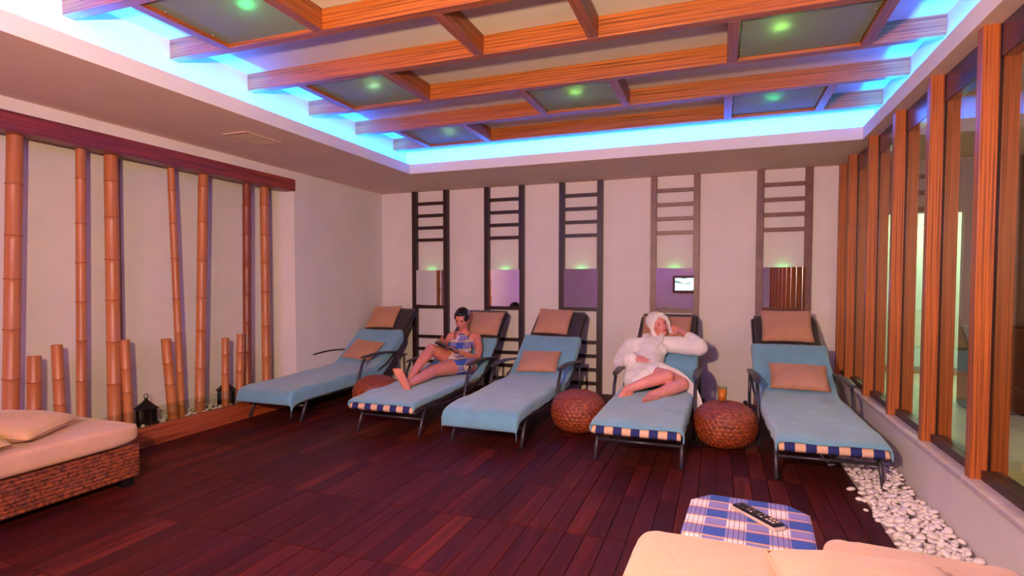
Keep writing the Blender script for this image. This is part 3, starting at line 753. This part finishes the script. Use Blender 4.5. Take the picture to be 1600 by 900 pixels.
def piping_loop(hx, hy, z, par, mat, r=.004):
    pts = []
    for k in range(120):
        a = 2*PI*k/120; sg = lambda q, p: math.copysign(abs(q)**p, q); pts.append((sg(math.cos(a), .16)*hx, sg(math.sin(a), .16)*hy, z))
    MB().tube(pts, r, 6, True).build('piping', mat, par, True)
piping_loop(.364, 1.08, .380, mt_, M_beige, .0022)
mk_pillow(.48, .42, .13, (-3.80, 2.08, .475), (R(4), R(3), R(25)), 'sand-coloured pillow lying on the left daybed, the farther one', M_cush2, 'pillows on the left daybed', 1)
mk_pillow(.46, .42, .12, (-3.70, 1.72, .47), (R(3), R(5), R(-15)), 'sand-coloured pillow lying on the left daybed, the nearer one', M_cush2, 'pillows on the left daybed', 2)

# ------------------------------------------------------------------ foreground daybed, table, remote
def small_daybed(x, y, hx, hy, zt, rz, label, seed):
    t_ = thing('daybed', (x, y, 0), label, 'daybed', rz=rz); mb = MB()
    wicker_wall(mb, (-hx, hy, 0), (-hx, -hy, 0), .055, zt-.17, (-1, 0, 0), 10)
    wicker_wall(mb, (hx, hy, 0), (-hx, hy, 0), .055, zt-.17, (0, 1, 0), 10)
    wicker_wall(mb, (hx, -hy, 0), (hx, hy, 0), .055, zt-.17, (1, 0, 0), 10)
    mb.box(-hx+.004, hx-.004, -hy+.004, hy-.004, .06, zt-.172); mb.build('wicker_base', M_wick2, t_, True)
    for sx in (-1, 1):
        for sy in (-1, 1): MB().box(sx*(hx-.05)-.03, sx*(hx-.05)+.03, sy*(hy-.06)-.03, sy*(hy-.06)+.03, .001, .056).build('foot', M_black, t_)
    cushion_block(hx+.015, hy+.02, zt-.168, zt, seed).build('mattress', M_beige, t_, True)
    return t_
small_daybed(.0, 1.42, .235, .50, .505, -.03, 'beige daybed mattress in the foreground, left of the two at the bottom', 5)
small_daybed(.525, 1.62, .235, .47, .49, -.10, 'beige daybed mattress in the foreground, right of the two beside the pebbles', 8)
mk_pillow(.42, .38, .11, (.37, 1.64, .528), (R(0), R(-1), R(5)), 'beige scatter pillow lying across the two foreground mattresses', M_beige, None, 3)

# octagonal table with plaid cloth
TX, TY, TZ = .108, 2.20, .45
T_ = thing('side_table', (TX, TY, 0), 'low dark side table under the plaid cloth', 'table')
poly = [(-.205, .15), (-.14, .235), (.135, .235), (.205, .16), (.205, -.16), (.13, -.25), (-.14, -.25), (-.205, -.16)]
MB().prism([(x*.97, y*.97) for x, y in poly], TZ-.03, TZ-.003).build('tabletop', M_black, T_)
for sx in (-1, 1):
    for sy in (-1, 1): MB().box(sx*.13-.02, sx*.13+.02, sy*.15-.02, sy*.15+.02, .001, TZ-.03).build('leg', M_black, T_)
mb = MB(); NP = 160
def perim(u):
    L = [math.dist(poly[i], poly[(i+1) % 8]) for i in range(8)]; s = u*sum(L)
    for i in range(8):
        if s <= L[i]: a, b = poly[i], poly[(i+1) % 8]; f = s/L[i]; return Vector((a[0]+(b[0]-a[0])*f, a[1]+(b[1]-a[1])*f))
        s -= L[i]
    return Vector(poly[0])
def cf(u, v):
    p = perim(u % 1.0)
    if v < .5: q = p*(v/.5)*.985; return Vector((q.x, q.y, TZ+.0015*noise.noise(Vector((q.x*14, q.y*14, 0)))+.001))
    e = (v-.5)/.5; drop = .16; fold = .012*math.sin(u*2*PI*9)*e+.010*noise.noise(Vector((p.x*10, p.y*10, 3)))*e
    q = p*(1.0+.01*min(1, e*6)) + p.normalized()*(fold+.012*e)
    return Vector((q.x, q.y, TZ-.002-drop*max(0, e-.03)))
mb.grid(cf, NP, 40, True); bmesh.ops.remove_doubles(mb.bm, verts=mb.bm.verts, dist=.0004)
o = mb.build('table_cloth', M_plaid, None, True, solid=.002); o.location = (TX, TY, 0); o.rotation_euler = (0, 0, -.06)
tag(o, 'blue, white and orange plaid cloth over the octagonal table in the foreground', 'tablecloth')
RM = thing('remote_control', (.142, 2.235, TZ+.004), 'black remote control with silver sides lying on the plaid cloth', 'remote control', rz=R(-52))
MB().box(-.105, .105, -.024, .024, 0, .012, bev=.004).build('lower_shell', plain('silver_plastic', srgb(190, 170, 160), .35, .2), RM)
MB().box(-.103, .103, -.0235, .0235, .0125, .021, bev=.003).build('upper_shell', plain('gloss_black', srgb(16, 14, 18), .2), RM)
for x in (-.03, .02): 
    MB().lathe([(.009, 0), (.0145, 0), (.0145, .0016), (.009, .0016)], 24, (x, 0, .021)).build('ring_button', M_chrome, RM, False)
for k in range(3):
    for s in (-1, 1): MB().box(.05+k*.015, .058+k*.015, s*.009-.004, s*.009+.004, .021, .0225).build('button', M_white_plastic, RM)
for k in range(2): MB().box(-.085+k*.018, -.075+k*.018, -.005, .005, .021, .0225).build('button', M_rubber, RM)

# ------------------------------------------------------------------ pebbles by the right wall
PB = thing('pebble_bed', (.97, 3.4, 0), 'spill of white pebbles between the deck and the right wall', 'pebbles')
rm = []
for k in range(6):
    b = rock(20+k, 1.0, random.uniform(.65, .85), random.uniform(.38, .55), 0 if False else 1); m_ = MB(); m_.bm.free(); m_.bm = b
    me_o = m_.build('pebble', M_pebble, PB, True); rm.append(me_o)
cnt = 0; rest = MB(); spots = []
tries = 0
while len(spots) < 560 and tries < 20000:
    tries += 1
    y = random.uniform(1.9, 5.4); e = .83-.035*math.sin(y*3)-(.10*math.exp(-((y-3.9)/.28)**2))-(.09*math.exp(-((y-4.75)/.2)**2)); 
    if 4.15 < y < 4.5: e = .86
    x = random.uniform(e, XR-.012); hgt = .02+.05*max(0, (x-.83)/.28)
    r_ = random.uniform(.019, .031) if y < 4.3 else random.uniform(.014, .022)
    if any((x-a)**2+(y-b)**2 < (r_*.8)**2*1.1 for a, b, *_ in spots[-200:]): continue
    if x < .84 and random.random() < .45: continue
    spots.append((x, y, r_*.45+(random.random()*hgt if x > .84 else .0), r_))
spots.sort(key=lambda s: -s[3]/max(.6, s[1]) if s[1] > 2.2 else 0)
for k, (x, y, z, r_) in enumerate(spots):
    rot = Euler((random.uniform(-.5, .5), random.uniform(-.5, .5), random.random()*6)) if x > .86 else Euler((0, 0, random.random()*6))
    if k < 290:
        o = rm[k % 6] if k < 6 else rm[k % 6].copy()
        if k >= 6: COL.objects.link(o); o.parent = PB
        o.location = (x-.97, y-3.4, z); o.scale = (r_,)*3; o.rotation_euler = rot
    else: add_rock(rest, lowrocks[k % 4], (x-.97, y-3.4, z), rot, r_)
for k in range(1100):
    x, y = random.uniform(.845, XR-.01), random.uniform(1.8, 5.6); add_rock(rest, lowrocks[k % 4], (x-.97, y-3.4, random.uniform(.002, .02)+.05*max(0, (x-.9)/.22)), Euler((0, 0, random.random()*6)), random.uniform(.016, .024))
o = rest.build('pebbles', M_pebble, PB, True); o['kind'] = 'stuff'

#PEOPLE
# ------------------------------------------------------------------ people
def V(*a): return Vector(a)
def hand(mb, wrist, fwd_, nrm, curl=.4, size=1.0, side=1, thumb=.6):
    """palm and five fingers; nrm points out of the palm; side=+1 puts the thumb along fwd x nrm"""
    f = Vector(fwd_).normalized(); n_ = Vector(nrm); n_ = (n_-f*n_.dot(f)).normalized(); sd = f.cross(n_)*side
    k = size; W_ = Vector(wrist)
    base = W_+f*.085*k
    for q in (-.027, -.009, .009, .027):
        mb.cap(W_+f*.012*k+sd*q*.62*k, base+sd*q*k, .0125*k, .0115*k, 10)
    lens = {-.030: .060, -.0105: .072, .0095: .080, .0295: .073}
    for q, L in lens.items():
        p = base+sd*q*k; d = (f+sd*q*3.0).normalized(); ang = 0
        for j, (fr_, r_) in enumerate(((.44, .0088), (.31, .0079), (.25, .0070))):
            ang += curl*(.55 if j == 0 else .8); dd = (d*math.cos(ang)+n_*math.sin(ang)).normalized()
            p2 = p+dd*L*fr_*k; mb.cap(p, p2, r_*k, r_*.93*k, 10); p = p2
    p = W_+f*.030*k+sd*.026*k; d = (f*.62+sd*.72+n_*thumb*.5).normalized()
    mb.cap(W_+f*.012*k, p, .014*k, .0125*k, 10)
    for L, r_ in ((.036, .0115), (.030, .0098), (.024, .0085)):
        p2 = p+d*L*k; mb.cap(p, p2, r_*k, r_*.9*k, 10); p = p2; d = (d+f*.35+n_*thumb*.35).normalized()
def foot(mb, ankle, toe_dir, up, size=1.0, big=1):
    """ankle joint, direction heel->toes, up = top of the foot"""
    f = Vector(toe_dir).normalized(); u = Vector(up); u = (u-f*u.dot(f)).normalized(); sd = f.cross(u)*big; A = Vector(ankle); k = size
    heel = A-u*.045*k-f*.035*k; ball = A-u*.062*k+f*.115*k
    mb.cap(A, heel, .030*k, .028*k); mb.cap(A+f*.01, ball-sd*.0+u*.012*k, .030*k, .020*k)
    for q in (-.026, 0, .024): mb.cap(heel+sd*q*.4*k, ball+sd*q*k, .024*k, .016*k)
    for q, L, r_ in ((.030, .058, .0125), (.012, .054, .009), (-.003, .048, .0085), (-.017, .041, .008), (-.030, .033, .0078)):
        p = ball+sd*q*k-u*.001; m_ = p+f*L*.6*k+u*.004*k; mb.cap(p, m_, r_*1.05*k, r_*k, 10); mb.cap(m_, p+f*L*k-u*.001*k, r_*k, r_*.92*k, 10)
def head(mb, c, face, up, k=1.0):
    """skull, jaw, nose, lips, ears; face = direction the face looks"""
    f = Vector(face).normalized(); u = Vector(up); u = (u-f*u.dot(f)).normalized(); s_ = f.cross(u); C_ = Vector(c)
    M = Matrix((s_, f, u)).transposed().to_quaternion()
    P_ = lambda x, y, z: C_+(s_*x+f*y+u*z)*k
    E_ = lambda x, y, z, r: mb.ell(P_(x, y, z), tuple(q*k for q in r), M.to_euler().to_quaternion(), 22)
    E_(0, -.012, .030, (.072, .090, .082)); E_(0, .022, -.020, (.058, .062, .075)); E_(0, .040, -.070, (.034, .036, .030))
    E_(0, .052, -.093, (.018, .020, .015))
    for s in (-1, 1):
        E_(s*.034, .052, -.022, (.022, .022, .020)); E_(s*.032, .068, .024, (.022, .012, .007)); E_(s*.072, -.008, -.010, (.008, .017, .028))
        E_(s*.011, .086, -.026, (.008, .010, .007)); E_(s*.044, .010, -.060, (.018, .034, .022))
    mb.cap(P_(0, .074, .018), P_(0, .096, -.020), .007*k, .0105*k, 12)
    E_(0, .078, -.052, (.020, .010, .006)); E_(0, .076, -.062, (.017, .010, .006))
    return P_, M
def face_parts(P_, M, k, body, closed):
    e = M.to_euler().to_quaternion()
    for s in (-1, 1):
        a = MB().ell(P_(s*.030, .071, .003), (.0125*k, .007*k, .0048*k), e, 14).build('eye', M_brow if closed else M_brow, body, True)
        b = MB(); b.chain([P_(s*.016, .082, .022), P_(s*.030, .083, .027), P_(s*.046, .072, .022)], [.0022*k, .0028*k, .0018*k], 8); b.build('eyebrow', M_brow, body, True)
    MB().ell(P_(0, .087, -.0515), (.021*k, .006*k, .0045*k), e, 14).ell(P_(0, .0855, -.060), (.017*k, .006*k, .0048*k), e, 14).build('lips', M_lip, body, True)
def body_obj(mb, name, mat, par, vox=.0045, sm=4): return mb.build(name, mat, par, True, remesh=vox, smoothit=sm)

# ---- woman in the plaid dress on the second lounger
PA = thing('person', (-2.6, 5.4, .34), 'woman in a blue plaid strappy dress reading, holding juice, black hair pulled back', 'person')
PAi = Matrix.Translation((2.6, -5.4, -.34))
def W(mb):      # world coordinates -> person's local coordinates
    bmesh.ops.transform(mb.bm, matrix=PAi, verts=mb.bm.verts); return mb
b = MB()
P_, MQ = head(b, (-2.605, 5.735, .895), (.02, -.93, -.36), (.04, -.30, .95), 1.0)
b.chain([V(-2.603, 5.765, .84), V(-2.60, 5.775, .755)], [.046, .050])
b.chain([V(-2.60, 5.79, .745), V(-2.60, 5.775, .69), V(-2.585, 5.70, .60), V(-2.555, 5.60, .52), V(-2.50, 5.49, .455)], [.050, .078, .098, .092, .105])
b.ell(V(-2.655, 5.76, .665), (.085, .07, .085)); b.ell(V(-2.535, 5.785, .66), (.085, .07, .085))
b.ell(V(-2.655, 5.655, .625), (.055, .05, .055)); b.ell(V(-2.525, 5.675, .615), (.055, .05, .055))
b.chain([V(-2.60, 5.78, .735), V(-2.735, 5.745, .705)], [.045, .046]); b.chain([V(-2.60, 5.78, .735), V(-2.468, 5.80, .700)], [.045, .046])
# left arm (image right) bends to the tablet
b.chain([V(-2.455, 5.80, .695), V(-2.385, 5.69, .585), V(-2.350, 5.56, .49)], [.048, .042, .034])
b.chain([V(-2.350, 5.56, .49), V(-2.375, 5.45, .535), V(-2.42, 5.31, .592)], [.035, .033, .022])
hand(b, V(-2.423, 5.305, .594), (-.80, -.50, .12), (.1, -.2, .95), curl=.5, size=.92, side=-1)
# right arm holds the glass
b.chain([V(-2.74, 5.74, .70), V(-2.765, 5.66, .60), V(-2.755, 5.56, .535)], [.046, .040, .034])
b.chain([V(-2.755, 5.56, .535), V(-2.73, 5.47, .60), V(-2.70, 5.405, .655)], [.034, .031, .021])
hand(b, V(-2.700, 5.40, .658), (.35, -.75, .25), (.75, .2, .15), curl=1.0, size=.9, side=1, thumb=.9)
# legs
b.chain([V(-2.52, 5.47, .45), V(-2.58, 5.30, .54), V(-2.66, 5.12, .632)], [.092, .076, .058])
b.chain([V(-2.66, 5.12, .630), V(-2.672, 5.02, .575), V(-2.695, 4.92, .50), V(-2.705, 4.81, .418)], [.055, .055, .044, .033])
foot(b, V(-2.705, 4.805, .415), (-.05, -.93, -.22), (0, -.22, .95), .95, 1)
b.chain([V(-2.41, 5.45, .445), V(-2.49, 5.24, .448), V(-2.575, 5.02, .44)], [.095, .080, .058])
b.chain([V(-2.575, 5.02, .438), V(-2.60, 4.90, .415), V(-2.63, 4.76, .385), V(-2.655, 4.63, .362)], [.055, .055, .043, .033])
foot(b, V(-2.655, 4.625, .365), (-.42, -.12, .90), (-.3, .90, .1), 1.02, 1)
W(b); bodyA = body_obj(b, 'body', M_skinA, PA)
Pl = lambda x, y, z: PAi @ P_(x, y, z)
face_parts(Pl, MQ, 1.0, bodyA, False)
h = MB(); f_ = V(.02, -.93, -.36).normalized()
e = MQ.to_euler().to_quaternion()
h.ell(P_(0, -.030, .044), (.080, .092, .084), e, 24); h.ell(P_(0, .012, .078), (.060, .060, .036), e, 20); h.ell(P_(0, -.115, -.01), (.034, .032, .034), e, 16)
h.ell(P_(.052, -.008, .035), (.030, .062, .058), e, 18); h.ell(P_(-.052, -.008, .035), (.030, .062, .058), e, 18)
W(h); body_obj(h, 'hair', M_hair, PA, .004, 3)
# dress
d = MB()
d.chain([V(-2.597, 5.745, .655), V(-2.585, 5.70, .60), V(-2.555, 5.60, .52), V(-2.50, 5.49, .458)], [.092, .108, .104, .118])
d.ell(V(-2.658, 5.645, .625), (.066, .06, .060)); d.ell(V(-2.525, 5.665, .615), (.066, .06, .060)); d.ell(V(-2.655, 5.755, .64), (.09, .078, .07)); d.ell(V(-2.535, 5.78, .635), (.09, .078, .07))
d.chain([V(-2.53, 5.48, .46), V(-2.575, 5.34, .535)], [.108, .090]); d.chain([V(-2.42, 5.46, .452), V(-2.475, 5.28, .458)], [.108, .094]); d.chain([V(-2.50, 5.45, .46), V(-2.53, 5.30, .49)], [.10, .085])
W(d); dress = body_obj(d, 'dress', M_dress, PA, .006, 5)
tx = bpy.data.textures.new('folds', 'CLOUDS'); tx.noise_scale = .06
m = dress.modifiers.new('d', 'DISPLACE'); m.texture = tx; m.strength = .012; m.mid_level = .5
s_ = MB(); s_.tube([V(-2.665, 5.665, .680), V(-2.672, 5.695, .735), V(-2.675, 5.745, .757), V(-2.665, 5.82, .735)], .0045, 8); W(s_).build('dress_strap', M_hair, PA, True)
s_ = MB(); s_.tube([V(-2.520, 5.690, .672), V(-2.515, 5.72, .728), V(-2.512, 5.765, .752), V(-2.52, 5.84, .73)], .0045, 8); W(s_).build('dress_strap', M_hair, PA, True)
s_ = MB(); s_.tube([V(-2.415, 5.32, .588)+V(.02*math.cos(a), .012*math.cos(a)+.018*math.sin(a), .026*math.sin(a)) for a in [2*PI*k/16 for k in range(16)]], .003, 6, True); W(s_).build('bracelet', plain('gold', srgb(220, 160, 60), .3, .8), PA, True)
# magazine in her hands and the glass
bk = thing('magazine', (-2.535, 5.215, .650), 'thin dark magazine held open by the woman in the plaid dress', 'magazine')
bk.rotation_euler = Matrix((V(.80, .36, -.40).normalized(), V(-.40, .86, .0).normalized(), V(.80, .36, -.40).normalized().cross(V(-.40, .86, 0).normalized()))).transposed().to_euler()
def page(sg):
    mb = MB()
    mb.grid(lambda u, v: Vector((sg*(u*.125), (v-.5)*.17, .018*math.sin(PI*min(1, u*1.1))+.01*u)), 12, 6); return mb
page(1).build('page', plain('printed_page', srgb(150, 96, 76), .5, var=.2, nscale=30), bk, True, solid=.003)
page(-1).build('page', plain('printed_page_2', srgb(120, 84, 78), .5, var=.25, nscale=24), bk, True, solid=.003)
MB().box(-.128, .128, -.088, .088, -.006, -.003).build('cover', M_black, bk)
juice((-2.655, 5.315, .625), .10, .029, 'glass of orange juice in the hand of the woman in the plaid dress')

# ---- woman in the white robe on the fourth lounger
PAi = Matrix.Translation((.53, -5.4, -.34))
PBn = thing('person', (-.53, 5.4, .34), 'woman in a white bathrobe and head towel reclining with one arm behind her head', 'person')
b = MB()
P_, MQ = head(b, (-.535, 5.855, .875), (.42, -.78, .16), (-.30, -.05, .95), 1.0)
b.chain([V(-.545, 5.875, .82), V(-.585, 5.835, .735)], [.048, .052])
b.chain([V(-.585, 5.83, .73), V(-.59, 5.74, .64), V(-.60, 5.62, .55), V(-.60, 5.48, .465)], [.06, .10, .10, .115])
# arms: bare forearm behind the head and the hand on the belly
b.chain([V(-.16, 5.73, .705), V(-.25, 5.80, .775), V(-.340, 5.90, .825)], [.036, .034, .023])
hand(b, V(-.343, 5.903, .828), (-.85, .42, .15), (-.3, -.8, .1), curl=.45, size=.92, side=-1)
b.chain([V(-.84, 5.50, .55), V(-.715, 5.38, .61)], [.034, .023])
hand(b, V(-.715, 5.375, .612), (.92, -.12, -.16), (-.1, .45, -.8), curl=.25, size=.95, side=1)
# legs folded to the side
b.chain([V(-.655, 5.42, .455), V(-.53, 5.24, .48), V(-.40, 5.09, .50)], [.096, .080, .060])
b.chain([V(-.40, 5.09, .498), V(-.50, 5.05, .47), V(-.61, 5.00, .43), V(-.712, 4.955, .392)], [.057, .057, .045, .034])
foot(b, V(-.715, 4.95, .392), (-.55, -.78, -.22), (-.2, -.25, .9), .95, -1)
b.chain([V(-.53, 5.44, .46), V(-.40, 5.28, .445), V(-.280, 5.14, .43)], [.096, .080, .060])
b.chain([V(-.280, 5.14, .428), V(-.355, 5.05, .405), V(-.43, 4.96, .382), V(-.505, 4.88, .368)], [.057, .057, .045, .034])
foot(b, V(-.51, 4.875, .368), (-.55, -.80, .05), (-.70, .45, .60), .95, -1)
W(b); bodyB = body_obj(b, 'body', M_skinB, PBn)
Pl = lambda x, y, z: PAi @ P_(x, y, z)
face_parts(Pl, MQ, 1.0, bodyB, True)
# towel turban
h = MB(); e = MQ.to_euler().to_quaternion()
h.ell(P_(0, -.040, .050), (.097, .096, .098), e, 26); h.ell(P_(-.0, -.02, .088), (.070, .085, .050), e, 20)
for s in (-1, 1):
    h.chain([P_(s*.02, .060, .094), P_(s*.068, .040, .055), P_(s*.088, .018, .0), P_(s*.086, -.005, -.060)], [.024, .024, .021, .017], 12)
h.chain([P_(.086, .008, .0), P_(.09, .012, -.05), P_(.085, .02, -.105)], [.018, .022, .022], 12)
h.chain([P_(-.08, -.03, .0), P_(-.10, -.05, -.06), P_(-.125, -.05, -.105)], [.04, .036, .020], 12)
h.chain([P_(-.03, .070, .100), P_(.03, .062, .108)], [.020, .020], 12)
W(h); tur = body_obj(h, 'head_towel', M_white, PBn, .0045, 3)
tx2 = bpy.data.textures.new('terry_folds', 'CLOUDS'); tx2.noise_scale = .05
m = tur.modifiers.new('d', 'DISPLACE'); m.texture = tx2; m.strength = .014; m.mid_level = .5
# robe
r_ = MB()
r_.chain([V(-.585, 5.80, .685), V(-.59, 5.73, .645), V(-.60, 5.61, .56), V(-.60, 5.47, .475)], [.085, .130, .132, .142])
r_.chain([V(-.59, 5.79, .70), V(-.775, 5.72, .685)], [.08, .075]); r_.chain([V(-.59, 5.79, .70), V(-.38, 5.77, .70)], [.08, .078])
r_.ell(V(-.66, 5.68, .655), (.085, .07, .07)); r_.ell(V(-.52, 5.68, .655), (.085, .07, .07))
r_.chain([V(-.785, 5.715, .68), V(-.835, 5.62, .61), V(-.85, 5.50, .545)], [.076, .074, .072]); r_.chain([V(-.85, 5.50, .545), V(-.775, 5.42, .585)], [.072, .062])
r_.chain([V(-.36, 5.775, .70), V(-.25, 5.745, .69), V(-.16, 5.72, .690)], [.080, .084, .082]); r_.chain([V(-.16, 5.72, .69), V(-.215, 5.765, .745)], [.082, .060])
# skirt of the robe over the hips and the upper thigh
r_.chain([V(-.66, 5.44, .465), V(-.60, 5.30, .475), V(-.535, 5.22, .49)], [.120, .105, .094]); r_.chain([V(-.56, 5.46, .465), V(-.48, 5.36, .47)], [.120, .108])
r_.chain([V(-.70, 5.42, .45), V(-.70, 5.22, .43), V(-.66, 5.12, .425)], [.11, .085, .055]); r_.chain([V(-.60, 5.28, .47), V(-.585, 5.16, .48)], [.10, .07])
W(r_); robe = body_obj(r_, 'robe', M_white, PBn, .0065, 4)
tx3 = bpy.data.textures.new('robe_folds', 'CLOUDS'); tx3.noise_scale = .13; tx3.noise_depth = 2
m = robe.modifiers.new('d', 'DISPLACE'); m.texture = tx3; m.strength = .022; m.mid_level = .5
# lapels / collar and cuffs
c_ = MB(); c_.chain([V(-.615, 5.89, .775), V(-.665, 5.80, .775), V(-.655, 5.70, .745), V(-.60, 5.615, .685), V(-.555, 5.55, .64)], [.024, .024, .022, .020, .016], 10)
c_.chain([V(-.545, 5.89, .775), V(-.505, 5.80, .785), V(-.50, 5.70, .76), V(-.54, 5.62, .70), V(-.58, 5.56, .65)], [.024, .024, .022, .020, .016], 10); W(c_); body_obj(c_, 'robe_collar', M_white, PBn, .0055, 4)
c_ = MB(); c_.chain([V(-.765, 5.405, .585), V(-.735, 5.385, .60)], [.064, .056], 16); W(c_); c_.build('sleeve_cuff', M_white, PBn, True)
c_ = MB(); c_.chain([V(-.215, 5.765, .745), V(-.245, 5.79, .768)], [.063, .056], 16); W(c_); c_.build('sleeve_cuff', M_white, PBn, True)
# robe tail hanging over the side of the lounger
tl = MB()
def tf(u, v):
    p0, p1, p2, p3 = V(-.46, 5.34, .535), V(-.275, 5.27, .50), V(-.17, 5.14, .42), V(-.125, 5.0, .215)
    q = p0*(1-v)**3+p1*3*v*(1-v)**2+p2*3*v*v*(1-v)+p3*v**3; wd = .09+.05*math.sin(PI*v)
    return q+V(.42, -.62, .30).normalized()*(u-.5)*2*wd*.55+V(-.62, -.7, 0)*.0+V(0, 0, .012*math.sin(u*9+v*4))
tl.grid(tf, 16, 26); W(tl).build('robe_tail', M_white, PBn, True, solid=.014, subsurf=1)
